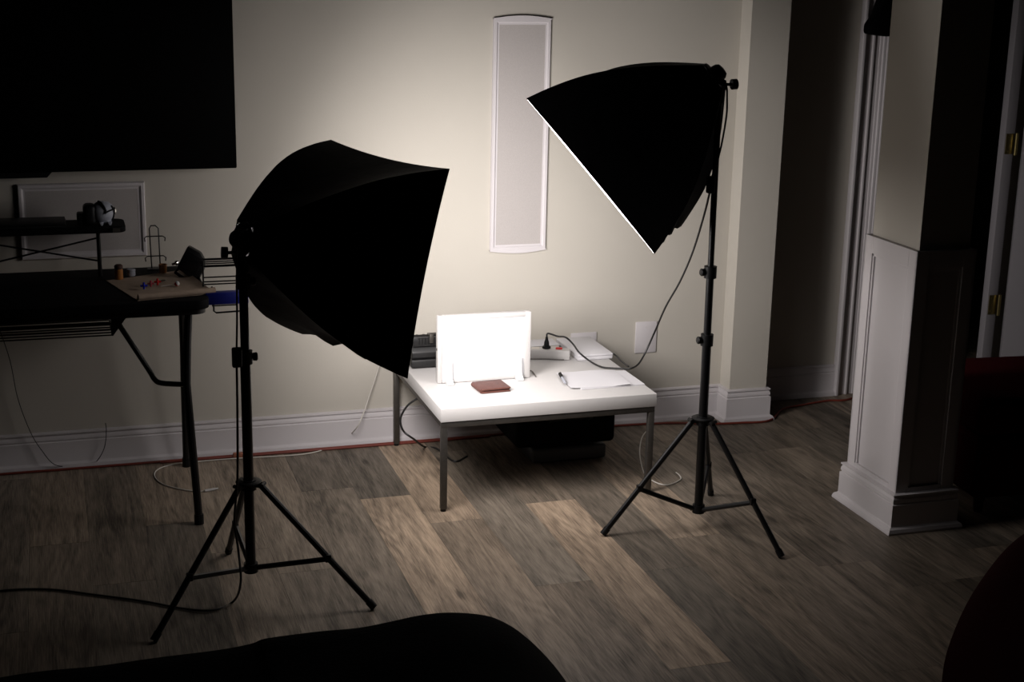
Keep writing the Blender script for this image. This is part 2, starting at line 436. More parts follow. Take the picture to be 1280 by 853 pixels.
for x in (TX0+.004, TX1-.004-s_):
    for y in (TY0+.004, TY1-.004-s_):
        lg = MB().box((x, y, 0.008), (x+s_, y+s_, z0), 0.001)
        L_ = lg.build('leg', M_steel, tb)
        MB().lathe([(0.009, 0), (0.010, 0.003), (0.009, 0.008)], 12, Matrix.Translation((x+s_/2, y+s_/2, 0))).build('foot_cap', M_blkpl, L_)

# light box panel
lb = thing('light_box', 'glowing white light box panel standing upright on the white table', 'light box', (1.36, 4.588, TZ))
x0, x1, y0, y1, zz0, zz1 = 1.190, 1.516, 4.576, 4.602, TZ+0.001, 0.583
fm = MB()
bz = 0.016
fm.box((x0, y0, zz0), (x0+bz, y1, zz1), 0.003).box((x1-bz-0.006, y0, zz0), (x1, y1, zz1), 0.003)
fm.box((x0+bz, y0, zz1-bz), (x1-bz, y1, zz1), 0.003).box((x0+bz, y0, zz0), (x1-bz, y1, zz0+0.012), 0.003)
fm.box((x0+bz-.002, y1-0.006, zz0+.01), (x1-bz+.002, y1-0.001, zz1-bz+.002))
fm.build('casing', M_whpl, lb)
MB().box((x0+bz, y0+0.003, zz0+0.012), (x1-bz-0.006, y0+0.008, zz1-bz)).build('lit_panel', M_panel, lb)
MB().box((x0-0.0012, 4.585, 0.463), (x0+0.003, 4.592, 0.471), 0.0005).build('socket', M_blkpl, lb)
for xa in (1.217, 1.462):
    MB().prism([(4.545, zz0), (4.575, zz0), (4.575, zz0+0.075), (4.570, zz0+0.075), (4.566, zz0+0.02), (4.545, zz0+0.006)], xa, xa+0.022, axis=0, bevel=0.001).build('stand_foot', M_acr, lb)

# wallet
R_ = Matrix.Translation((1.352, 4.478, TZ+0.0005)) @ Matrix.Rotation(math.radians(4), 4, 'Z')
wl = thing('wallet', 'brown leather bifold wallet lying in front of the light box', 'wallet', (1.352, 4.478, TZ+0.0005), math.radians(4))
wv = MB()
wv.box((-0.052, -0.046, 0.0), (0.048, 0.050, 0.0055), 0.0022, 3)
wv.box((-0.054, -0.044, 0.0085), (0.050, 0.052, 0.0150), 0.0030, 3)
wv.tube([(-0.052, -0.042, 0.0075), (-0.052, 0.046, 0.0075)], 0.0072, 12)
wv.build('cover', M_leather, wl, local=True)
MB().box((-0.049, -0.041, 0.005), (0.046, 0.047, 0.0092), 0.001).build('inner_pocket', M_leather_in, wl, local=True)

# papers and pen
def sheet(name, cx, cy, w, h, ang, z, t, label, lift=0.0):
    m = MB(); nx, ny = 10, 8; g = {}
    for lv in (0, 1):
        for i in range(nx+1):
            for j in range(ny+1):
                u, v = i/nx-0.5, j/ny-0.5
                zz = z+lv*t+0.0025*lift*max(0, math.sin(5*u+2*v))*(abs(u)+abs(v))*2
                p = Matrix.Rotation(ang, 3, 'Z') @ Vector((u*w, v*h, 0))
                g[lv, i, j] = m.bm.verts.new((cx+p.x, cy+p.y, zz))
    for i in range(nx):
        for j in range(ny):
            m.bm.faces.new((g[1, i, j], g[1, i+1, j], g[1, i+1, j+1], g[1, i, j+1]))
            m.bm.faces.new((g[0, i, j], g[0, i, j+1], g[0, i+1, j+1], g[0, i+1, j]))
    for i in range(nx):
        m.bm.faces.new((g[0, i, 0], g[0, i+1, 0], g[1, i+1, 0], g[1, i, 0])); m.bm.faces.new((g[0, i, ny], g[1, i, ny], g[1, i+1, ny], g[0, i+1, ny]))
    for j in range(ny):
        m.bm.faces.new((g[0, 0, j], g[1, 0, j], g[1, 0, j+1], g[0, 0, j+1])); m.bm.faces.new((g[0, nx, j], g[0, nx, j+1], g[1, nx, j+1], g[1, nx, j]))
    o = m.build(name, M_paper); base_at(o, (cx, cy, z)); return tag(o, label, 'paper')
sheet('paper_stack', 1.752, 4.487, 0.228, 0.175, math.radians(1), TZ+0.0005, 0.0035, 'lower white paper stack on the right of the table, reaching the table edge')
sheet('paper_sheet', 1.717, 4.497, 0.210, 0.190, math.radians(-4), TZ+0.0045, 0.0008, 'loose white sheet on top of the paper stack beside the pen', 1)
pe = thing('pen', 'short black pen lying on the left edge of the papers', 'pen', (1.608, 4.50, TZ+0.0065))
a, b_ = Vector((1.618, 4.560, TZ+0.012)), Vector((1.601, 4.452, TZ+0.011))
MB().tube([a, a.lerp(b_, 0.42)], 0.0056, 10).build('cap', M_blkpl, pe)
MB().tube([a.lerp(b_, 0.42), a.lerp(b_, 0.9), b_], [0.0048, 0.0048, 0.0025], 10).build('barrel', M_grey, pe)
MB().tube([a.lerp(b_, .02)+Vector((0.002, 0, 0.006)), a.lerp(b_, 0.36)+Vector((0.002, 0, 0.006))], 0.0015, 6).build('clip', M_blkpl, pe)

# flat white box, booklet, power strip
fx = thing('flat_box', 'thin flat white box at the back right corner of the white table', 'box', (1.816, 4.88, TZ))
MB().box((1.750, 4.742, TZ+0.0005), (1.882, 4.985, TZ+0.0130), 0.002).build('tray', M_paper, fx)
MB().box((1.749, 4.741, TZ+0.0135), (1.883, 4.986, TZ+0.0210), 0.002).build('lid', M_paper, fx)
bk = thing('booklet', 'white booklet lying behind the power strip at the back of the table', 'booklet', (1.61, 4.95, TZ))
MB().box((1.500, 4.905, TZ+0.0005), (1.738, 4.995, TZ+0.003), 0.001).box((1.500, 4.905, TZ+0.0165), (1.738, 4.995, TZ+0.019), 0.001).build('cover', M_paper, bk)
MB().box((1.503, 4.908, TZ+0.003), (1.735, 4.993, TZ+0.0165)).build('pages', M_offw, bk)
ps = thing('power_strip', 'white power strip with a red switch lying behind the light box', 'power strip', (1.722, 4.753, TZ+0.0005), math.radians(158))
# local: x runs along the strip away from its right-hand end, -y points to the wall
MB().box((0.0, -0.045, 0.0), (0.235, 0.0, 0.034), 0.004).build('housing', M_whpl, ps, local=True)
so = MB()
for q in (0.085, 0.125, 0.165, 0.205): so.box((q-0.014, -0.036, 0.0335), (q+0.014, -0.009, 0.0355), 0.0008)
so.build('socket', M_offw, ps, local=True)
MB().box((0.028, -0.032, 0.033), (0.052, -0.018, 0.040), 0.002).build('switch', M_red, ps, local=True)

def strip_pt(x, y, z): return Matrix.Translation((1.722, 4.753, TZ+0.0005)) @ Matrix.Rotation(math.radians(158), 4, 'Z') @ Vector((x, y, z))
q0 = strip_pt(0.085, -0.022, 0.0365)

# typewriter seen from its back
tw = thing('typewriter', 'black vintage typewriter at the back of the table behind the light box', 'typewriter', (1.30, 4.87, TZ))
T = MB()
T.box((1.145, 4.764, TZ+0.006), (1.455, 4.985, TZ+0.034), 0.005)
T.build('base', M_typew, tw)
T = MB()
T.prism([(4.772, TZ+0.040), (4.772, TZ+0.058), (4.790, TZ+0.080), (4.900, TZ+0.080), (4.980, TZ+0.045), (4.980, TZ+0.034), (4.776, TZ+0.034)], 1.150, 1.450, axis=0, bevel=0.003)
T.build('body', M_typew, tw)
T = MB().tube([(1.150, 4.800, TZ+0.098), (1.450, 4.800, TZ+0.098)], 0.017, 16); T.build('platen', M_blkpl, tw)
for x in (1.138, 1.452): MB().tube([(x-0.006, 4.800, TZ+0.098), (x+0.012, 4.800, TZ+0.098)], 0.015, 14).build('platen_knob', M_blkpl, tw)
T = MB().box((1.155, 4.778, TZ+0.078), (1.445, 4.784, TZ+0.112), 0.001).box((1.155, 4.815, TZ+0.078), (1.445, 4.835, TZ+0.094), 0.002)
T.tube([(1.17, 4.779, TZ+0.108), (1.43, 4.779, TZ+0.108)], 0.003, 8)
T.build('carriage', M_typew, tw)
T = MB()
for i in range(24):
    x = 1.175+0.0105*i
    T.box((x, 4.776, TZ+0.084), (x+0.003, 4.779, TZ+0.110))
T.build('tab_stop_rack', M_typew, tw)
T = MB(); T.box((1.212, 4.770, TZ+0.090), (1.226, 4.795, TZ+0.122), 0.002).box((1.204, 4.772, TZ+0.120), (1.236, 4.780, TZ+0.126), 0.001); T.build('paper_guide', M_steel, tw)
T = MB()
for r_ in range(4):
    for i in range(11):
        T.lathe([(0.002, -0.012), (0.002, 0), (0.0065, 0.001), (0.0065, 0.003)], 8, Matrix.Translation((1.175+0.024*i+0.005*r_, 4.905+0.021*r_, TZ+0.084-0.010*r_)))
o = T.build('keys', M_blkpl, tw)

# dark case stored under the table
cs = thing('equipment_case', 'black equipment bag pushed to the rear under the white table', 'bag', (1.64, 4.80, 0))
MB().box((1.48, 4.60, 0.085), (1.848, 4.88, 0.262), 0.018, 4).build('body', M_cloth, cs)
MB().box((1.56, 4.66, 0.004), (1.840, 4.89, 0.060), 0.012, 3).box((1.60, 4.68, 0.05), (1.80, 4.86, 0.09)).build('base_tray', mat('grey_case', (0.05, 0.05, 0.05), 0.5), cs)
MB().tube([(1.60, 4.600, 0.18), (1.60, 4.585, 0.19), (1.74, 4.585, 0.19), (1.74, 4.600, 0.18)], 0.007, 8, smooth=4).build('handle', M_blkpl, cs)
MB().tube([(1.50, 4.598, 0.225), (1.83, 4.598, 0.225)], 0.003, 6).build('zip', M_black, cs)

# ================================================================= LIGHT STANDS AND SOFTBOXES
def light_stand(c, feet, z_bot, z_hub, z_top, clamps, label, lean):
    cx, cy = c
    t = thing('light_stand', label, 'light stand', (cx, cy, 0), group=None)
    ax = lambda z: Vector((cx+lean[0]*z, cy+lean[1]*z, z))
    z1_ = clamps[0][0]
    MB().tube([ax(z_bot), ax(z1_)], 0.0140, 16).build('lower_tube', M_black, t)
    if len(clamps) > 1:
        MB().tube([ax(z1_-0.02), ax(clamps[1][0])], 0.0118, 16).build('middle_tube', M_black, t)
    MB().tube([ax(clamps[-1][0]-0.02), ax(z_top)], 0.0095 if len(clamps) > 1 else 0.0115, 16).build('upper_tube', M_black, t)
    for zc, dx in clamps:
        p = ax(zc); cl = MB()
        cl.tube([p+Vector((0, 0, -0.018)), p+Vector((0, 0, 0.018))], 0.0195, 18)
        cl.box(p+Vector((min(0, dx*0.6), -0.008, -0.013)), p+Vector((max(0, dx*0.6), 0.008, 0.013)), 0.002)
        k = cl.build('clamp', M_blkpl, t)
        MB().lathe([(0.004, 0), (0.005, 0.008), (0.011, 0.009), (0.012, 0.018), (0.009, 0.021)], 12, Matrix.Translation(p+Vector((dx*0.45, 0, 0))) @ Matrix.Rotation(PI/2 if dx > 0 else -PI/2, 4, 'Y')).build('knob', M_blkpl, k)
    hb = MB(); p = ax(z_hub)
    hb.tube([p+Vector((0, 0, -0.016)), p+Vector((0, 0, 0.012))], 0.021, 18)
    top = []
    for f in feet:
        d = (Vector((f[0]-cx, f[1]-cy, 0))).normalized()
        q = p+d*0.040; top.append((p+d*0.032, d))
        hb.tube([p, p+d*0.038+Vector((0, 0, -0.002))], 0.009, 8)
        s = Vector((-d.y, d.x, 0))
        hb.tube([q-s*0.013, q+s*0.013], 0.006, 8)
    hb.lathe([(0.0, -0.003), (0.034, -0.002), (0.036, 0.003), (0.030, 0.006), (0.0, 0.0065)], 20, Matrix.Translation(p+Vector((0, 0, 0.004))))
    hb.build('hub', M_blkpl, t)
    bh = MB(); pb = ax(z_bot+0.012)
    bh.tube([pb+Vector((0, 0, -0.014)), pb+Vector((0, 0, 0.012))], 0.0195, 16)
    for f, (q, d) in zip(feet, top):
        foot = Vector((f[0], f[1], 0.010))
        lg = MB().tube([q, foot], 0.0088, 10).build('leg', M_black, t)
        dd = (foot-q).normalized()
        MB().tube([foot-dd*0.018, foot+dd*0.006], 0.0108, 12).build('rubber_foot', M_blkpl, lg)
        m = q.lerp(foot, 0.60)
        st = MB().tube([pb+d*0.018, m-Vector((0, 0, 0.004))], 0.0078, 8)
        st.box(m-Vector((0.009, 0.009, 0.012)), m+Vector((0.009, 0.009, 0.010)), 0.003)
        st.build('spreader_arm', M_black, t)
        bh.tube([pb, pb+d*0.027], 0.007, 8)
    bh.build('lower_hub', M_blkpl, t)
    return t, ax(z_top)

FL = [(0.183,3.601,0.000), (0.770,3.650,0.000), (0.435,4.133,0.000)]
FR = [(1.576,3.986,0.000), (2.033,3.686,-0.000), (2.050,4.226,-0.000)]
stL, topL = light_stand((0.459, 3.795), FL, 0.087, 0.343, 0.975, [(0.700, 0.026), (0.905, 0.026)], 'black tripod light stand on the left, holding the softbox that faces right', (0.0, 0.0))
stR, topR = light_stand((1.885, 3.966), FR, 0.058, 0.363, 1.40, [(0.620, -0.026), (0.832, -0.026)], 'black tripod light stand on the right, holding the higher softbox', (-0.006, 0.0))

def softbox(P0, az, tilt, roll, label, m_front, added_lamp_w=0):
    a, t_, r_ = map(math.radians, (az, tilt, roll))
    n = Vector((math.cos(a)*math.cos(t_), math.sin(a)*math.cos(t_), -math.sin(t_)))
    h = Vector((-math.sin(a), math.cos(a), 0)); u = n.cross(h)
    h2 = math.cos(r_)*h+math.sin(r_)*u; u2 = -math.sin(r_)*h+math.cos(r_)*u
    Mt = Matrix(((n.x, h2.x, u2.x), (n.y, h2.y, u2.y), (n.z, h2.z, u2.z)))
    root = thing('softbox', label, 'softbox', P0, Mt)
    Wd, Hh, L = 0.545, 0.574, 0.412
    rs = 0.045
    def shell(off, x_end, nu=14, ns=18):
        rings = []
        for i in range(ns+1):
            s = i/ns; g = s+0.17*math.sin(PI*s)
            hw = (rs+(Wd/2-rs)*g)+off; hh = (rs+(Hh/2-rs)*g)+off
            x = 0.0+(x_end-0.0)*s
            ring = []
            for side in range(4):
                for j in range(nu):
                    v = -1+2*j/nu
                    sag = (0.004+0.022*math.sin(PI*min(1, s*1.0))+0.010*s)*(1-v*v)
                    if side == 0 and s > 0.75: sag += (s-0.75)*0.045*math.sin(11*v+1.0)*(1-v*v)
                    sag *= min(1, s*3)
                    if side == 0: p = (v*hw, -(hh-sag))
                    elif side == 1: p = (hw-sag, v*hh)
                    elif side == 2: p = (-v*hw, hh-sag)
                    else: p = (-(hw-sag), -v*hh)
                    wr = (0.003*s*(1-s)*4)*noise.noise(Vector((s*9, p[0]*16, p[1]*16+side)))
                    ring.append(Vector((x, p[0]*(1+wr*2), p[1]*(1+wr*2))))
            rings.append(ring)
        return rings
    def add(mb, rings, flip=False):
        V = [[mb.bm.verts.new(p) for p in r] for r in rings]; k = len(V[0])
        for i in range(len(V)-1):
            for j in range(k):
                q = (V[i][j], V[i][(j+1) % k], V[i+1][(j+1) % k], V[i+1][j])
                mb.bm.faces.new(q[::-1] if flip else q)
        return V
    mb = MB()
    A = add(mb, shell(0.0, L)); B = add(mb, shell(-0.004, L), True); k = len(A[-1])
    for j in range(k): mb.bm.faces.new((A[-1][j], B[-1][j], B[-1][(j+1) % k], A[-1][(j+1) % k]))
    for j in range(k): mb.bm.faces.new((A[0][j], A[0][(j+1) % k], B[0][(j+1) % k], B[0][j]))
    sh = mb.build('fabric_shell', M_cloth, root, local=True)
    # silver lining just inside
    mb = MB(); add(mb, shell(-0.007, L-0.012)); 
    mb.build('lining', M_inner, root, local=True)
    # white front diffuser, gathered at the rim and bulging a little past it
    mb = MB(); nr = 10
    rim = shell(-0.0045, L)[-1]; ring_v = []
    for i in range(nr):
        rho = 1-i/nr
        row = []
        for p in rim:
            y, z = p.y*rho, p.z*rho
            u_, v_ = y/(Wd/2), z/(Hh/2)
            row.append(mb.bm.verts.new((L+0.0016+0.021*max(0, 1-abs(u_)**6)*max(0, 1-abs(v_)**6)*(1-rho**8), y, z)))
        ring_v.append(row)
    cv = mb.bm.verts.new((L+0.0226, 0, 0)); k = len(rim)
    for i in range(nr-1):
        for j in range(k): mb.bm.faces.new((ring_v[i][j], ring_v[i][(j+1) % k], ring_v[i+1][(j+1) % k], ring_v[i+1][j]))
    for j in range(k): mb.bm.faces.new((ring_v[-1][j], ring_v[-1][(j+1) % k], cv))
    mb.build('diffuser', m_front, root, local=True)
    if added_lamp_w:   # added light in front of the diffuser, turned aside to brighten the wall
        ld = bpy.data.lights.new('added_wall_light', 'AREA'); ld.shape = 'RECTANGLE'; ld.size = Hh-0.06; ld.size_y = 0.34
        ld.energy = added_lamp_w; ld.spread = math.radians(115); ld.color = (1.0, 0.945, 0.925)
        lo = bpy.data.objects.new('added_lamp', ld); C.objects.link(lo); lo.parent = root
        lo.matrix_local = Matrix.Translation((L+0.060, 0.04, 0)) @ Matrix.Rotation(math.radians(18), 4, 'Z') @ Matrix.Rotation(-PI/2, 4, 'Y')
    # ring, lamp head, four rods, tilt bracket
    rot = Matrix.Rotation(PI/2, 4, 'Y')
    MB().lathe([(0.026, -0.006), (0.044, -0.006), (0.047, -0.002), (0.047, 0.006), (0.043, 0.010), (0.026, 0.010)], 28, rot).build('speed_ring', M_blkpl, root, local=True)
    hd = MB().lathe([(0.008, -0.034), (0.018, -0.032), (0.024, -0.024), (0.027, -0.014), (0.028, -0.004), (0.028, 0.006)], 24, rot)
    hd.build('lamp_head', M_blkpl, root, local=True)
    
    for sy in (-1, 1):
        for sz in (-1, 1):
            pts = []
            for i in range(9):
                s = i/8; gg = s+0.17*math.sin(PI*s)
                pts.append((L*s, sy*(rs+(Wd/2-rs)*gg-0.010), sz*(rs+(Hh/2-rs)*gg-0.010)))
            MB().tube(pts, 0.0025, 6).build('rod', M_steel, root, local=True)
    return root, Mt
sbL, ML_ = softbox((0.462, 3.796, 1.017), 24.8, 12.4, 2.1, 'lower black softbox on the left, seen from behind and aimed at the wall', M_diffL, 8.8)
sbR, MR_ = softbox((1.863, 3.977, 1.416), 149.4, 42.6, 1.7, 'higher black softbox on the right, tilted down over the white table', M_diffR)

def tilt_head(root, top, P0, name_side, kd):
    P0 = Vector(P0); top = Vector(top)
    b = MB()
    b.tube([top-Vector((0, 0, 0.045)), top], 0.0150, 14)
    b.box(top+Vector((-0.017, -0.012, -0.010)), top+Vector((0.017, 0.012, 0.022)), 0.004)
    b.tube([top+Vector((0, 0, 0.012)), P0], 0.012, 10)
    bo = b.build('tilt_bracket', M_blkpl, root)
    k0 = top+Vector((kd*0.012, 0, 0.008)); 
    k = MB().tube([k0, k0+Vector((kd*0.030, 0, 0.0))], 0.0045, 8)
    k.tube([k0+Vector((kd*0.026, 0, 0)), k0+Vector((kd*0.042, 0, 0.001))], 0.0155, 12)
    k.build('tilt_knob', M_blkpl, bo)
tilt_head(sbL, (0.459, 3.795, 0.976), (0.440, 3.786, 1.020), 'l', -1)
tilt_head(sbR, (1.877, 3.966, 1.385), (1.876, 3.972, 1.424), 'r', 1)

# ================================================================= CORDS
def cord(name, pts, r, m, label, cat='cord', smooth=6, seg=8, base=None):
    o = MB().tube(pts, r, seg, smooth=smooth).build(name, m)
    base_at(o, base or min(pts, key=lambda p: p[2]))
    return tag(o, label, cat)

# left light: cord with inline switch, down the pole and away over the floor
zf = 0.004
pl = thing('lamp_cable', 'black power cord of the left light, running across the dark floor', 'cord', (0.44, 3.75, 0))
MB().tube([(0.469,3.760,1.052), (0.449,3.750,1.042), (0.440,3.750,1.001), (0.438,3.750,0.931), (0.435,3.750,0.814), (0.432,3.750,0.737)], 0.0028, 8, smooth=5).build('upper_cord', M_cord, pl)
MB().tube([(0.431,3.750,0.689), (0.429,3.750,0.553), (0.424,3.750,0.373), (0.413,3.750,0.260), (0.420,3.740,0.171), (0.419,3.700,0.099), (0.408,3.790,0.004), (0.345,3.748,0.004), (0.269,3.779,0.004), (0.171,3.852,0.004), (0.046,3.928,0.004), (-0.081,4.000,0.004), (-0.208,4.023,0.004), (-0.333,3.996,0.004)], 0.0032, 8, smooth=6).build('lower_cord', M_cord, pl)
s0 = Vector((0.432,3.750,0.713))
MB().box(s0+Vector((-0.013, -0.009, -0.027)), s0+Vector((0.013, 0.009, 0.027)), 0.005, 3).build('inline_switch', M_blkpl, pl)
# right light: cord with inline switch, swinging down to the power strip
pr = thing('lamp_cable', 'black power cord looping from the right softbox down to the power strip', 'cord', (1.87, 4.60, TZ))
MB().tube([(1.882, 3.966, 1.430), (1.876,3.955,1.412), (1.891,3.950,1.389), (1.893,3.945,1.352), (1.894,3.945,1.304), (1.886,3.950,1.221), (1.870,3.950,1.146), (1.861,3.950,1.127)], 0.0028, 8, smooth=5).build('upper_cord', M_cord, pr)
plug_top = q0+Vector((0, 0, 0.040))
MB().tube([(1.856,3.950,1.077), (1.874,4.020,0.995), (1.903,4.150,0.857), (1.932,4.300,0.728), (1.951,4.450,0.606), (1.979,4.600,0.477), (1.962,4.630,0.401), (1.924,4.600,0.367), (1.880,4.566,0.362), (1.859,4.589,0.357), (1.830,4.605,0.356), (1.797,4.628,0.356), (1.782,4.701,0.357), (1.742,4.710,0.390), (1.742,4.780,0.404), (1.717,4.790,0.427), (1.690,4.800,0.430), plug_top+Vector((0.004, 0.0, 0.014)), plug_top], 0.0032, 8, smooth=6).build('lower_cord', M_cord, pr)
s1 = Vector((1.858,3.950,1.101))
MB().box(s1+Vector((-0.012, -0.010, -0.026)), s1+Vector((0.012, 0.010, 0.026)), 0.005, 3).build('inline_switch', M_blkpl, pr)
MB().lathe([(0.0155, 0), (0.0155, 0.006), (0.010, 0.010), (0.009, 0.022), (0.006, 0.030), (0.004, 0.042)], 14, Matrix.Translation(q0)).build('plug', M_blkpl, pr)
# wall outlet plug and its cord, passing the right edge of the table
ac = thing('adapter_cord', 'dark plug and cord leaving the wall outlet behind the white table', 'cord', (1.90, D-0.01, 0.35))
MB().box((1.876, D-0.040, 0.325), (1.902, D-0.0085, 0.355), 0.004).build('plug', mat('grey_plug', (0.07, 0.065, 0.06), 0.5), ac)
MB().tube([(1.889, D-0.040, 0.340), (1.895, D-0.070, 0.332), (1.900, 4.93, 0.325), (1.900, 4.84, 0.350), (1.894, 4.75, 0.362), (1.891, 4.69, 0.359), (1.889, 4.64, 0.358), (1.887, 4.60, 0.360)], 0.003, 8, smooth=6).build('cable', M_cord, ac)
# cord from the power strip back
cord('strip_cable', [tuple(strip_pt(0.02, 0.004, 0.003)), tuple(strip_pt(0.10, 0.006, 0.003)), (1.56, 4.79, 0.3535), (1.53, 4.74, 0.3535), (1.515, 4.66, 0.3535), (1.543,4.645,0.354), (1.537,4.575,0.353)], 0.0020, mat('grey_cable', (0.12, 0.11, 0.10), 0.5), 'thin grey cable lying along the front of the power strip', 'cable')

# orange extension cord on the floor along the baseboard
oc = thing('extension_cord', 'orange extension cord running along the whole baseboard', 'extension cord', (0.8, 4.99, 0))
Yc = D-0.040
MB().tube([(-1.2, Yc, .005), (-0.4, Yc-.002, .005), (0.1, Yc-.004, .005), (0.45, Yc-.002, .005), (0.9, Yc-.001, .005), (1.3, Yc, .005), (1.9, Yc-.002, .005), (2.2, 4.985, .005), (2.38, 4.935, .005), (2.50, 4.918, .005), (2.62, 4.918, .005), (2.739,5.038,0.005), (2.856,5.076,0.005), (2.980,5.103,0.005), (3.079,5.102,0.005), (3.3, 5.25, .005), (3.45, 5.6, .005)], 0.0045, 8, smooth=6).build('cable', M_orange, oc)
MB().tube([(0.30, Yc-.0105, .005), (0.45, Yc-.0105, .005), (0.62, Yc-.0105, .005), (0.9, Yc-.0105, .005), (1.3, Yc-.0105, .005), (1.5, Yc-.0105, .005)], 0.0045, 8, smooth=6).build('doubled_cable', M_orange, oc)
jc = Vector((0.581,5.056,0.012))
MB().box((jc.x-0.030, Yc-0.021, 0.0005), (jc.x+0.022, Yc-0.004, 0.020), 0.005).build('connector', mat('tan_connector', (0.33, 0.13, 0.08), 0.5), oc)

wc = thing('charging_cable', 'white charging cable looping on the floor behind the left stand', 'cable', (0.409,5.001,0.000))
MB().tube([(1.088,5.010,0.318), (1.073,5.010,0.264), (1.045,5.005,0.186), (1.024,4.990,0.138), (0.993,4.970,0.086), (0.970,5.099,0.003), (0.878,5.000,0.003), (0.800,4.966,0.003), (0.686,4.967,0.003), (0.574,4.977,0.003), (0.435,4.977,0.003), (0.338,4.967,0.003), (0.283,4.922,0.003), (0.272,4.850,0.003), (0.295,4.772,0.003), (0.343,4.717,0.003), (0.392,4.681,0.003), (0.423,4.677,0.003)], 0.0022, 8, smooth=6).build('cable', M_wcord, wc)
e0, e1 = Vector((0.420,4.673,0.005)), Vector((0.455,4.683,0.005))
MB().tube([e0, e1], 0.0045, 8).tube([e1, e1+(e1-e0)*0.3], 0.003, 8).build('connector', M_whpl, wc)

w2 = thing('charging_cable', 'white cable curling on the floor beside the right front table leg', 'cable', (1.943,4.372,0.000))
MB().tube([(2.128,4.951,0.003), (2.061,4.858,0.003), (1.995,4.723,0.003), (1.946,4.591,0.003), (1.912,4.471,0.003), (1.914,4.396,0.003), (1.937,4.353,0.003), (1.977,4.363,0.003), (2.015,4.395,0.003), (2.026,4.434,0.003), (2.024,4.457,0.004)], 0.0022, 8, smooth=6).build('cable', M_wcord, w2)

cord('black_cable', [(1.165, 4.66, 0.29), (1.119,4.680,0.255), (1.096,4.690,0.219), (1.089,4.690,0.188), (1.102,4.690,0.152), (1.138,4.700,0.120), (1.237,4.936,0.004), (1.275,4.908,0.004), (1.30, 4.76, .004), (1.36, 4.80, .004)], 0.0036, M_cord, 'black cord hanging under the left side of the white table')
cord('thin_cable', [(-0.209,5.020,0.541), (-0.175,5.020,0.401), (-0.158,5.020,0.265), (-0.125,5.015,0.145), (-0.092,5.010,0.077), (-0.053,5.005,0.024), (0.004,5.034,0.003), (0.071,5.043,0.003), (0.095,5.005,0.034), (0.116,5.008,0.075), (0.124,5.010,0.127), (0.123,5.015,0.157)], 0.0014, M_cord, 'thin black cable sagging against the wall under the folding table', 'cable')

# ================================================================= BLACK FOLDING TABLE (left)
KZ = 0.710
kt = thing('folding_table', 'black folding table with a raised shelf and wire racks at the left', 'table', (0.0, 4.70, 0))
def rounded(x0, x1, y0, y1, r, n=6):
    pts = []
    for cx, cy, a0 in ((x1-r, y0+r, -PI/2), (x1-r, y1-r, 0), (x0+r, y1-r, PI/2), (x0+r, y0+r, PI)):
        for i in range(n+1):
            a = a0+PI/2*i/n; pts.append((cx+r*math.cos(a), cy+r*math.sin(a)))
    return pts
MB().prism(rounded(-0.80, 0.435, 4.435, 4.965, 0.04), KZ-0.030, KZ, bevel=0.004).build('tabletop', M_desk, kt)
MB().prism(rounded(-0.79, 0.425, 4.445, 4.955, 0.04), KZ-0.046, KZ-0.031).build('edge_frame', M_black, kt)
for sx, off in ((1, 0.0), (-1, -1.10)):
    g = lambda p: (p[0] if sx > 0 else -0.365-(p[0]), p[1], p[2])
    fl = [g((0.374,4.480,0.681)), g((0.364,4.460,0.570)), g((0.357,4.450,0.445)), g((0.375, 4.398, 0.012))]
    bl = [g((0.381,4.840,0.607)), g((0.383,4.860,0.464)), g((0.382,4.880,0.319)), g((0.385, 4.945, 0.012))]
    a_ = MB().tube(fl, 0.0125, 10).build('leg', M_black, kt)
    MB().tube([Vector(fl[-1])-Vector((0, 0, .012)), Vector(fl[-1])+Vector((0, 0.002, .02))], 0.015, 10).build('foot_cap', M_blkpl, a_)
    a_ = MB().tube(bl, 0.0115, 10).build('leg', M_black, kt)
    MB().tube([Vector(bl[-1])-Vector((0, 0, .012)), Vector(bl[-1])+Vector((0, -0.002, .02))], 0.014, 10).build('foot_cap', M_blkpl, a_)
    MB().tube([g((0.146,4.550,0.656)), g((0.170,4.550,0.614)), g((0.248,4.500,0.482)), g((0.262,4.480,0.458)), g((0.283,4.470,0.446)), g((0.354,4.455,0.441))], 0.0085, 10, smooth=4).build('brace', M_black, kt)
wb = MB()
for i in range(12):
    y = 4.50+0.0327*i; wb.tube([(-0.75, y, 0.600), (0.145, y, 0.600)], 0.0026, 6)
for z in (0.618, 0.636): wb.tube([(-0.75, 4.50, z), (0.145, 4.50, z)], 0.0026, 6)
for i in range(2): wb.tube([(-0.75, 4.50+0.36*i, 0.655), (0.145, 4.50+0.36*i, 0.655)], 0.0035, 6)
for x in (-0.74, -0.30, 0.145): wb.tube([(x, 4.50, 0.665), (x, 4.50, 0.600), (x, 4.86, 0.600), (x, 4.86, 0.665)], 0.0035, 6)
wb.build('wire_basket', M_black, kt)
MB().prism([(0.140, 0.665), (0.195, 0.665), (0.148, 0.602)], 4.49, 4.50, axis=1).build('basket_bracket', M_black, kt)
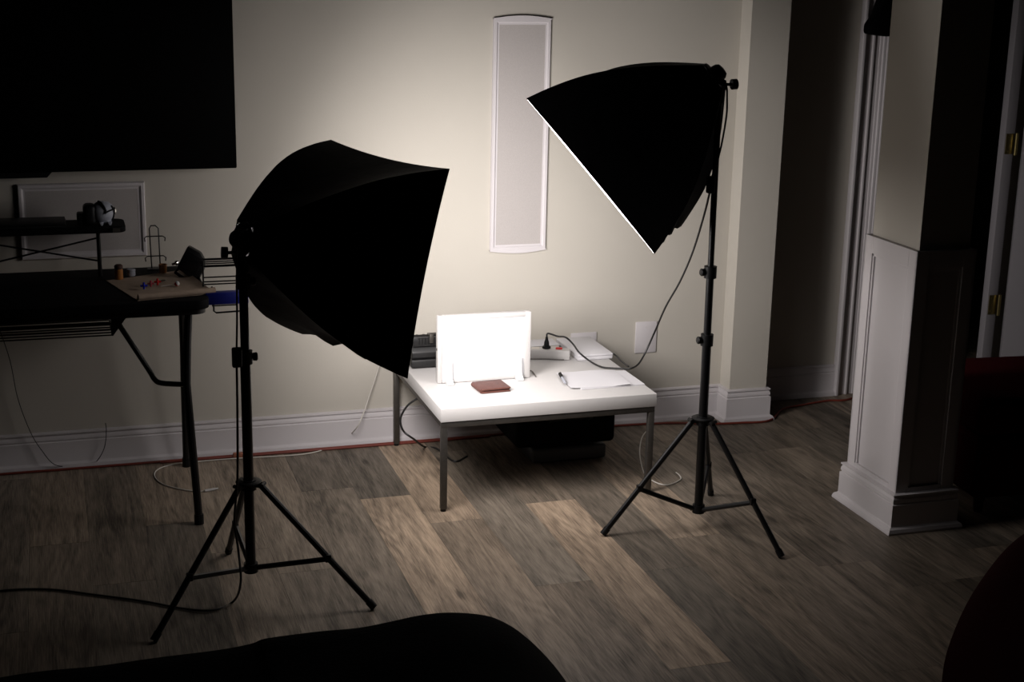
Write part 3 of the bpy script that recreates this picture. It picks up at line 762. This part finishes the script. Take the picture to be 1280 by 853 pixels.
# raised shelf
SY = 4.90
SZ = 0.876
MB().prism(rounded(-0.80, 0.214, SY-0.08, SY+0.08, 0.03), SZ-0.020, SZ, bevel=0.004).build('upper_shelf', M_desk, kt)
MB().tube([(0.172, SY-0.083, SZ-0.010), (0.195, SY-0.083, SZ-0.010)], 0.0085, 8).build('shelf_hinge', M_steel, kt)
for x, y in ((0.130, SY+0.045), (0.127, SY-0.055), (-0.215, SY-0.055), (-0.215, SY+0.045)):
    MB().tube([(x, y, KZ), (x, y, SZ-0.02)], 0.0068 if x > 0.12 else 0.004, 10).build('post', M_black, kt)
MB().tube([(-0.215, SY-0.04, 0.762), (0.130, SY-0.04, 0.836)], 0.0030, 8).build('cross_brace', M_black, kt)
MB().tube([(-0.215, SY-0.046, 0.832), (0.130, SY-0.046, 0.759)], 0.0030, 8).build('cross_brace', M_black, kt)
# wire side rack with a blue rail
rk = MB()
ra, rb_ = 0.432, 0.565
for (y, z) in ((4.62, 0.800), (4.62, 0.775), (4.66, 0.770), (4.70, 0.768), (4.74, 0.766), (4.60, 0.745), (4.64, 0.722), (4.62, 0.718)):
    rk.tube([(ra, y, z), (rb_, y, z)], 0.0025, 6)
for x in (ra, rb_): rk.tube([(x, 4.60, 0.800), (x, 4.60, 0.715), (x, 4.76, 0.715), (x, 4.76, 0.770)], 0.0032, 6)
rk.tube([(ra, 4.60, 0.802), (rb_, 4.60, 0.802)], 0.0032, 6)
rk.build('side_rack', M_black, kt)
MB().box((0.428, 4.50, 0.678), (0.560, 4.535, 0.716), 0.003).build('blue_rail', M_blue, kt)['label'] = 'blue rail'
MB().tube([(0.455, 4.53, 0.678), (0.455, 4.53, 0.652), (0.462, 4.53, 0.646), (0.538, 4.53, 0.648), (0.545, 4.53, 0.655), (0.545, 4.53, 0.70)], 0.0030, 8).build('hanging_loop', M_black, kt)
MB().tube([(0.458, 4.60, 0.715), (0.458, 4.60, 0.652), (0.535, 4.60, 0.652), (0.535, 4.60, 0.715)], 0.0030, 8).build('hanging_loop', M_black, kt)

# things on the folding table
mz = KZ+0.0008
def mat_sheet():
    q = [Vector((0.222,4.466,0.712)), Vector((0.457,4.514,0.712)), Vector((0.386,4.881,0.712)), Vector((0.143,4.769,0.712))]
    m = MB(); nx, ny = 12, 14; g = {}
    for i in range(nx+1):
        for j in range(ny+1):
            u, v = i/nx, j/ny
            p = (q[0].lerp(q[1], u)).lerp(q[3].lerp(q[2], u), v)
            z = mz+0.012*max(0, (u-0.93)/0.07)**2*(0.3+v*0.7)
            for l in (0, 1): g[i, j, l] = m.bm.verts.new((p.x, p.y, z+l*0.0018))
    for i in range(nx):
        for j in range(ny):
            m.bm.faces.new([g[k] for k in ((i, j, 1), (i+1, j, 1), (i+1, j+1, 1), (i, j+1, 1))]); m.bm.faces.new([g[k] for k in ((i, j, 0), (i, j+1, 0), (i+1, j+1, 0), (i+1, j, 0))])
    for i in range(nx):
        for jj in (0, ny): m.bm.faces.new([g[k] for k in ((i, jj, 0), (i+1, jj, 0), (i+1, jj, 1), (i, jj, 1))])
    for j in range(ny):
        for ii in (0, nx): m.bm.faces.new([g[k] for k in ((ii, j, 0), (ii, j+1, 0), (ii, j+1, 1), (ii, j, 1))])
    return m, q
mt = thing('rolled_mat', 'tan mat with a rolled front edge lying on the black folding table', 'mat', (0.3, 4.6, KZ))
m_, qq = mat_sheet(); m_.build('sheet', M_tan, mt)
ra_, rb2 = qq[0]+Vector((0.002, 0.006, 0.0085)), qq[1]+Vector((0.002, 0.006, 0.0085))
rl = MB(); rl.tube([ra_, rb2], 0.0100, 16).tube([ra_+(ra_-rb2).normalized()*0.001, rb2+(rb2-ra_).normalized()*0.002], 0.0060, 12)
rl.build('rolled_edge', M_tan, mt)

def lathe_thing(name, label, cat, p, parts, rot=None, group=None):
    t = thing(name, label, cat, p, rot, group)
    for nm, prof, m in parts: MB().lathe(prof, 16).build(nm, m, t, local=True)
    return t
lathe_thing('pill_bottle', 'amber bottle with a dark cap at the left corner of the tan mat', 'bottle', (0.183,4.780,0.713),
            [('body', [(0.0125, 0), (0.013, 0.002), (0.013, 0.030), (0.010, 0.034)], M_amber), ('cap', [(0.0125, 0.034), (0.0135, 0.036), (0.0135, 0.044), (0.009, 0.048)], M_brown)])
lathe_thing('amber_cup', 'small amber cup standing in front of the wire hook stand', 'cup', (0.326,4.843,0.715),
            [('body', [(0.0115, 0), (0.012, 0.002), (0.0135, 0.028), (0.012, 0.028), (0.0105, 0.004)], M_amber)])
cp = lathe_thing('grey_jar', 'small grey jar beside the amber bottle on the tan mat', 'jar', (0.223,4.814,0.715),
            [('body', [(0.012, 0), (0.0135, 0.002), (0.0135, 0.013), (0.012, 0.015)], M_grey), ('lid', [(0.0135, 0.0155), (0.0142, 0.017), (0.0135, 0.022), (0.004, 0.023)], M_grey)])
rg = Matrix.Rotation(math.radians(70), 3, 'Y')
lathe_thing('chrome_knob', 'shiny chrome knob at the foot of the tilted black box', 'knob', (0.361,4.920,0.724),
            [('stem', [(0.004, 0), (0.004, 0.012)], M_brown), ('ball', [(0.004, 0.010), (0.0085, 0.012), (0.0095, 0.017), (0.007, 0.022), (0.003, 0.024)], M_chrome)], rg)
# beads and ball pins on the mat
def ball_at(name, label, p, r, m, cat='bead', grp=None):
    o = MB().lathe([(0.15*r, -r), (0.6*r, -0.82*r), (0.95*r, -0.3*r), (r, 0.05*r), (0.85*r, 0.55*r), (0.5*r, 0.88*r), (0.12*r, r)], 14).build(name, m)
    o.location = (p[0], p[1], 0.7137+r); WM[o.name] = Matrix.Translation(o.location)
    return tag(o, label, cat, grp)
M_pink = mat('pink_bead', (0.35, 0.05, 0.07), 0.3); M_bluel = mat('blue_bead', (0.02, 0.03, 0.42), 0.25)
def jack(name, p, r, m, label):
    t = thing(name, label, 'toy jack', (p[0], p[1], 0.7137+r))
    b = MB()
    for ax_ in range(3):
        for s in (-1, 1):
            v = Vector((0, 0, 0)); v[ax_] = s*r*0.9
            b.tube([(0, 0, 0), v], r*0.30, 6)
    b.build('arms', m, t, local=True)
    b = MB()
    for ax_ in range(3):
        for s in (-1, 1):
            v = Vector((0, 0, 0)); v[ax_] = s*r*0.78
            b.lathe([(0.05*r, -0.22*r), (0.2*r, -0.12*r), (0.22*r, 0.05*r), (0.12*r, 0.2*r), (0.02*r, 0.22*r)], 8, Matrix.Translation(v))
    b.build('tips', m, t, local=True)
    return t
jack('toy_jack', (0.250,4.609,0.716), 0.0115, M_bluel, 'blue jack-shaped piece nearest the front of the tan mat')
jack('toy_jack', (0.273,4.639,0.716), 0.0110, M_pink, 'dark red jack-shaped piece directly behind the blue one')
jack('toy_jack', (0.295,4.658,0.716), 0.0115, M_red, 'bright red jack-shaped piece in the middle of the mat')
rn = MB().tube([(0.0085*math.cos(a), 0.0085*math.sin(a), 0) for a in [2*PI*i/16 for i in range(16)]], 0.0014, 6, closed=True).build('metal_ring', M_chrome)
rn.location = (0.317,4.717,0.715); tag(rn, 'small metal ring on the tan mat behind the red pieces', 'ring')
bp_ = (0.353,4.634,0.716); b0 = Vector(bp_); b1 = Vector((0.303,4.633,0.716))
pn_ = thing('ball_pin', 'red and white ball on a thin rod on the right half of the mat', 'pin', (b0.x, b0.y, 0.7137))
MB().lathe([(0.001, -0.008), (0.005, -0.0065), (0.008, -0.002), (0.008, 0.002), (0.005, 0.0065), (0.001, 0.008)], 14, Matrix.Translation((b0.x, b0.y, 0.7217))).build('ball', M_red, pn_)
MB().lathe([(0.0085, -0.001), (0.0085, 0.003), (0.0055, 0.0070), (0.001, 0.0086)], 14, Matrix.Translation((b0.x, b0.y, 0.7217)) @ Matrix.Rotation(math.radians(60), 4, 'Y')).build('white_half', M_whpl, pn_)
MB().tube([(b0.x-0.004, b0.y, 0.7200), (b1.x, b1.y, 0.7155)], 0.0012, 6).build('rod', M_offw, pn_)

# wire hook stand
hs = thing('hook_stand', 'small black wire hook stand at the back edge of the folding table', 'stand', (0.309,4.959,0.710))
Yh = 4.93
def H(x, y): 
    return Vector(H0) + Vector(((x-194)*0.00278, 0, -(y-334)*0.00284))
H0 = (0.307,4.930,0.716)
hw = MB()
hw.tube([H(190, 336), H(189, 288), H(191, 284.5), H(196, 284.5), H(199.5, 288), H(200, 336)], 0.0022, 8)
hw.build('upright', M_black, hs)
for yy in (297, 320.5):
    MB().tube([H(183, yy+5)-Vector((0, .02, 0)), H(182.5, yy+1)-Vector((0, .02, 0)), H(185, yy)-Vector((0, .004, 0)), H(204, yy)-Vector((0, .004, 0)), H(206.5, yy+1)-Vector((0, .02, 0)), H(206, yy+5)-Vector((0, .02, 0))], 0.0020, 8).build('hook_bar', M_black, hs)
MB().box(H(185, 336.2)-Vector((0, 0.025, 0.0)), H(206, 334.8)+Vector((0, 0.02, 0)), 0.001).build('base', M_black, hs)

# tilted black box at the back right corner of the table
Rb = Matrix.Rotation(math.radians(28), 3, 'Y') @ Matrix.Rotation(math.radians(-12), 3, 'Z')
bx_ = thing('speaker_box', 'black rounded box tilted on the back right corner of the folding table', 'box', (0.392,4.771,0.716), Rb)
MB().prism([(-0.036, 0.012), (0.044, 0.000), (0.044, 0.050), (0.030, 0.078), (0.010, 0.092), (-0.036, 0.094)], -0.022, 0.022, axis=1, bevel=0.006).build('body', M_blkpl, bx_, local=True)
MB().box((-0.030, -0.025, 0.025), (0.028, -0.021, 0.078), 0.002).build('front_cover', M_grille if False else M_black, bx_, local=True)
MB().tube([(-0.030, 0.0, 0.014), (-0.034, 0.0, -0.004), (0.0, 0.0, -0.010), (0.040, 0.0, -0.004), (0.040, 0.0, 0.004)], 0.006, 8).build('bracket', M_black, bx_, local=True)

# white ball-shaped headset with black straps on the upper shelf
gp = Vector((0.146, SY-0.02, SZ))
gd = thing('strapped_ball', 'white ball with black straps resting on the raised shelf', 'ball', gp)
M_ballw = mat('pale_blue_white', (0.42, 0.44, 0.50), 0.45)
c0 = gp+Vector((0.0, 0, 0.0385))
S_ = Matrix.Diagonal((1.05, 1.0, 1.0, 1.0))
MB().lathe([(0.004, -0.040), (0.022, -0.034), (0.034, -0.019), (0.0375, 0.0), (0.034, 0.019), (0.022, 0.032), (0.004, 0.038)], 24, Matrix.Translation(c0) @ Matrix.Rotation(PI/2, 4, 'Y')).build('shell', M_ballw, gd)
def arc(v0, v1, v2, rad):
    out = []
    for i in range(13):
        t = i/12; v = (Vector(v0)*(1-t)**2+Vector(v1)*2*t*(1-t)+Vector(v2)*t*t).normalized()
        out.append(c0+v*rad)
    return out
MB().tube(arc((-0.35, -0.1, 1), (0.1, -0.9, 0.9), (0.25, -1, 0.12), 0.0395), 0.0030, 8).build('strap', M_blkpl, gd)
MB().tube(arc((0.1, -1, 0.05), (0.55, -0.9, 0.35), (0.95, -0.2, 0.25), 0.0395), 0.0028, 8).build('strap', M_blkpl, gd)
MB().tube(arc((0.85, -0.5, 0.75), (1.0, -0.6, 0.0), (0.85, -0.5, -0.7), 0.0385), 0.0036, 8).build('strap', M_blkpl, gd)
MB().lathe([(0.012, 0), (0.013, 0.003), (0.009, 0.007), (0.004, 0.009)], 16, Matrix.Translation(c0+Vector((0.035, -0.008, 0.006))) @ Matrix.Rotation(PI/2, 4, 'Y')).build('end_cap', M_chrome, gd)
for s in (-1, 1):
    MB().prism([(-0.006, 0.010), (0.008, 0.010), (0.004, -0.001), (-0.002, -0.001)], -0.030, -0.012, axis=1, bevel=0.001, M=Matrix.Translation(gp+Vector((0.006+s*0.013, 0, 0.001)))).build('foot', M_ballw, gd)
MB().box(c0+Vector((-0.062, -0.034, -0.0378)), c0+Vector((-0.022, 0.030, 0.030)), 0.014, 4).box(c0+Vector((-0.082, -0.026, -0.0378)), c0+Vector((-0.050, 0.026, 0.002)), 0.006).build('back_pack', M_blkpl, gd)
fb_ = thing('flat_case', 'flat black case lying on the left part of the raised shelf', 'case', (-0.15, SY, SZ))
MB().box((-0.60, SY-0.065, SZ+0.0005), (0.030, SY+0.065, SZ+0.008), 0.002).build('bottom_shell', M_blkpl, fb_)
MB().box((-0.598, SY-0.063, SZ+0.0085), (0.028, SY+0.063, SZ+0.0155), 0.003).build('lid', M_blkpl, fb_)

# ================================================================= DARK FURNITURE
def blob(poly_pts, name, m, parent): pass

# black sofa with a slumped arm in the left foreground
def lofted(name, prof, y0, y1, m, parent, zfloor=0.0, r=0.10, ny=14, amp=0.006):
    """body whose top follows prof (x, z) and rounds over towards y0 and y1, sides run down to zfloor"""
    mb = MB(); g = []
    n = len(prof)
    P = smooth_pts([(p[0], 0, p[1]) for p in prof], 4)
    for j in range(ny+1):
        v = j/ny; y = y0+(y1-y0)*v
        d = min(y-y0, y1-y); k = 1 if d >= r else math.sqrt(max(0, 1-((r-d)/r)**2))
        row = []
        for i, p in enumerate(P):
            z = p.z-(1-k)*r*0.9+amp*noise.noise(Vector((p.x*6, y*6, 1.3)))
            row.append(mb.bm.verts.new((p.x, y, max(z, zfloor+0.01))))
        bot = [mb.bm.verts.new((p.x, y, zfloor)) for p in (P[0], P[-1])]
        g.append((row, bot))
    for j in range(ny):
        (A, a), (B, b) = g[j], g[j+1]
        for i in range(len(P)-1): mb.bm.faces.new((A[i], A[i+1], B[i+1], B[i]))
        mb.bm.faces.new((a[0], A[0], B[0], b[0])); mb.bm.faces.new((A[-1], a[1], b[1], B[-1])); mb.bm.faces.new((a[0], b[0], b[1], a[1]))
    for (R_, b), fl in ((g[0], 0), (g[-1], 1)):
        f = [b[0]]+R_+[b[1]]
        mb.bm.faces.new(f if fl else f[::-1])
    return mb.build(name, m, parent)
sf = thing('sofa', 'black upholstered sofa cut off by the bottom left of the frame', 'sofa', (0.1, 2.2, 0))
SFP = [(-1.3, 0.50), (-0.219, 0.514), (-0.139, 0.521), (-0.045, 0.523), (0.065, 0.520), (0.206, 0.526), (0.293, 0.530), (0.323, 0.536), (0.412, 0.535), (0.488, 0.534), (0.549, 0.539), (0.611, 0.545), (0.674, 0.544), (0.738, 0.531), (0.779, 0.510), (0.820, 0.476), (0.871, 0.417), (0.912, 0.354), (0.961, 0.264), (0.985, 0.12), (0.985, 0.07)]
lofted('backrest', SFP, 2.10, 2.50, M_sofa, sf, zfloor=0.06, r=0.05)
MB().box((-1.3, 1.45, 0.06), (0.50, 2.12, 0.36), 0.05, 4).build('seat_base', M_sofa, sf)
for x in (-1.22, 0.42):
    for y in (1.52, 2.42):
        MB().lathe([(0.015, 0), (0.018, 0.01), (0.024, 0.07)], 12, Matrix.Translation((x, y, 0))).build('leg', M_brown, sf)

# dark red armchairs on the right
ch = thing('armchair', 'very dark red armchair cut off by the bottom right corner of the frame', 'armchair', (2.5, 2.2, 0))
lofted('armrest', [(1.884, 0.03), (1.882, 0.16), (1.886, 0.268), (1.925, 0.386), (1.985, 0.480), (2.041, 0.535), (2.10, 0.560), (2.16, 0.540), (2.18, 0.45), (2.18, 0.04)], 1.85, 2.62, M_redup, ch, zfloor=0.02, r=0.05)
lofted('armrest', [(2.72, 0.04), (2.72, 0.45), (2.74, 0.540), (2.80, 0.560), (2.86, 0.535), (2.94, 0.480), (3.00, 0.386), (3.02, 0.268), (3.02, 0.16), (3.02, 0.03)], 1.85, 2.62, M_redup, ch, zfloor=0.02, r=0.05)
MB().box((2.18, 1.90, 0.06), (2.72, 2.60, 0.28), 0.03, 4).build('seat_base', M_redup, ch)
MB().box((2.185, 2.02, 0.28), (2.715, 2.63, 0.42), 0.05, 5).build('seat_cushion', M_redup, ch)
MB().box((1.90, 1.62, 0.06), (3.00, 1.88, 0.85), 0.07, 5).build('backrest', M_redup, ch)
ot = thing('ottoman', 'low dark red padded ottoman in the shadow behind the pillar', 'ottoman', (3.17, 4.05, 0), math.radians(-5))
MB().box((-0.35, -0.25, 0.06), (0.35, 0.25, 0.27), 0.02, 3).build('base', M_redot, ot, local=True)
MB().box((-0.36, -0.26, 0.275), (0.36, 0.26, 0.40), 0.035, 5).build('cushion', M_redot, ot, local=True)
for x in (-0.3, 0.3):
    for y in (-0.2, 0.2):
        MB().lathe([(0.014, 0), (0.016, 0.01), (0.020, 0.065)], 12, Matrix.Translation((x, y, 0))).build('leg', M_brown, ot, local=True)

# black bag hanging on the doorway's left casing
hb = thing('hanging_bag', 'black bag hanging high on the left side of the dark doorway', 'bag', (3.17, 5.10, 1.45))
MB().prism([(3.030, 1.478), (3.10, 1.470), (3.20, 1.475), (3.215, 1.60), (3.20, 1.78), (3.13, 1.86), (3.085, 1.80), (3.078, 1.62), (3.056, 1.55), (3.030, 1.515)], 5.085, 5.150, axis=1, bevel=0.012).build('body', M_cloth, hb)
MB().tube([(3.11, 5.115, 1.84), (3.12, 5.12, 2.0), (3.14, 5.14, 2.10), (3.16, 5.12, 2.0), (3.17, 5.115, 1.80)], 0.008, 8, smooth=4).build('strap', M_cloth, hb)
MB().tube([(3.14, 5.172, 2.115), (3.14, 5.140, 2.112), (3.14, 5.128, 2.125)], 0.005, 8).build('hook', M_brass, hb)

for o in C.objects:
    if o.parent is None and 'label' in o:
        k = o.name.split('.')[0]
        g = {'light_stand': 'tripod light stands', 'softbox': 'softboxes on the light stands', 'lamp_cable': 'power cords of the two lights',
             'toy_jack': 'jack-shaped pieces on the tan mat', 'wall_speaker': 'speaker grilles set into the wall', 'charging_cable': 'white charging cables on the floor'}.get(k)
        if g: o['group'] = g

# ================================================================= LIGHT, WORLD, CAMERA
w = bpy.data.worlds.new('World'); bpy.context.scene.world = w; w.use_nodes = True
w.node_tree.nodes['Background'].inputs[0].default_value = (0.02, 0.02, 0.022, 1)
w.node_tree.nodes['Background'].inputs[1].default_value = 0.0

cam = bpy.data.cameras.new('camera'); co = bpy.data.objects.new('camera', cam); C.objects.link(co)
cam.sensor_width = 36.0; cam.lens = 1834.8/1280*36.0; cam.clip_start = 0.05; cam.clip_end = 60
co.matrix_world = Matrix(((0.954748,0.057239,-0.291856,0.000000),(-0.296744,0.249270,-0.921850,0.000000),(0.019985,0.966741,0.254975,1.750000),(0,0,0,1)))
sc_ = bpy.context.scene; sc_.camera = co
sc_.view_settings.view_transform = 'Standard'; sc_.view_settings.look = 'None'
sc_.cycles.diffuse_bounces = 3
sc_.view_settings.exposure = 0.0; sc_.view_settings.gamma = 1.0; sc_.view_settings.use_curve_mapping = False
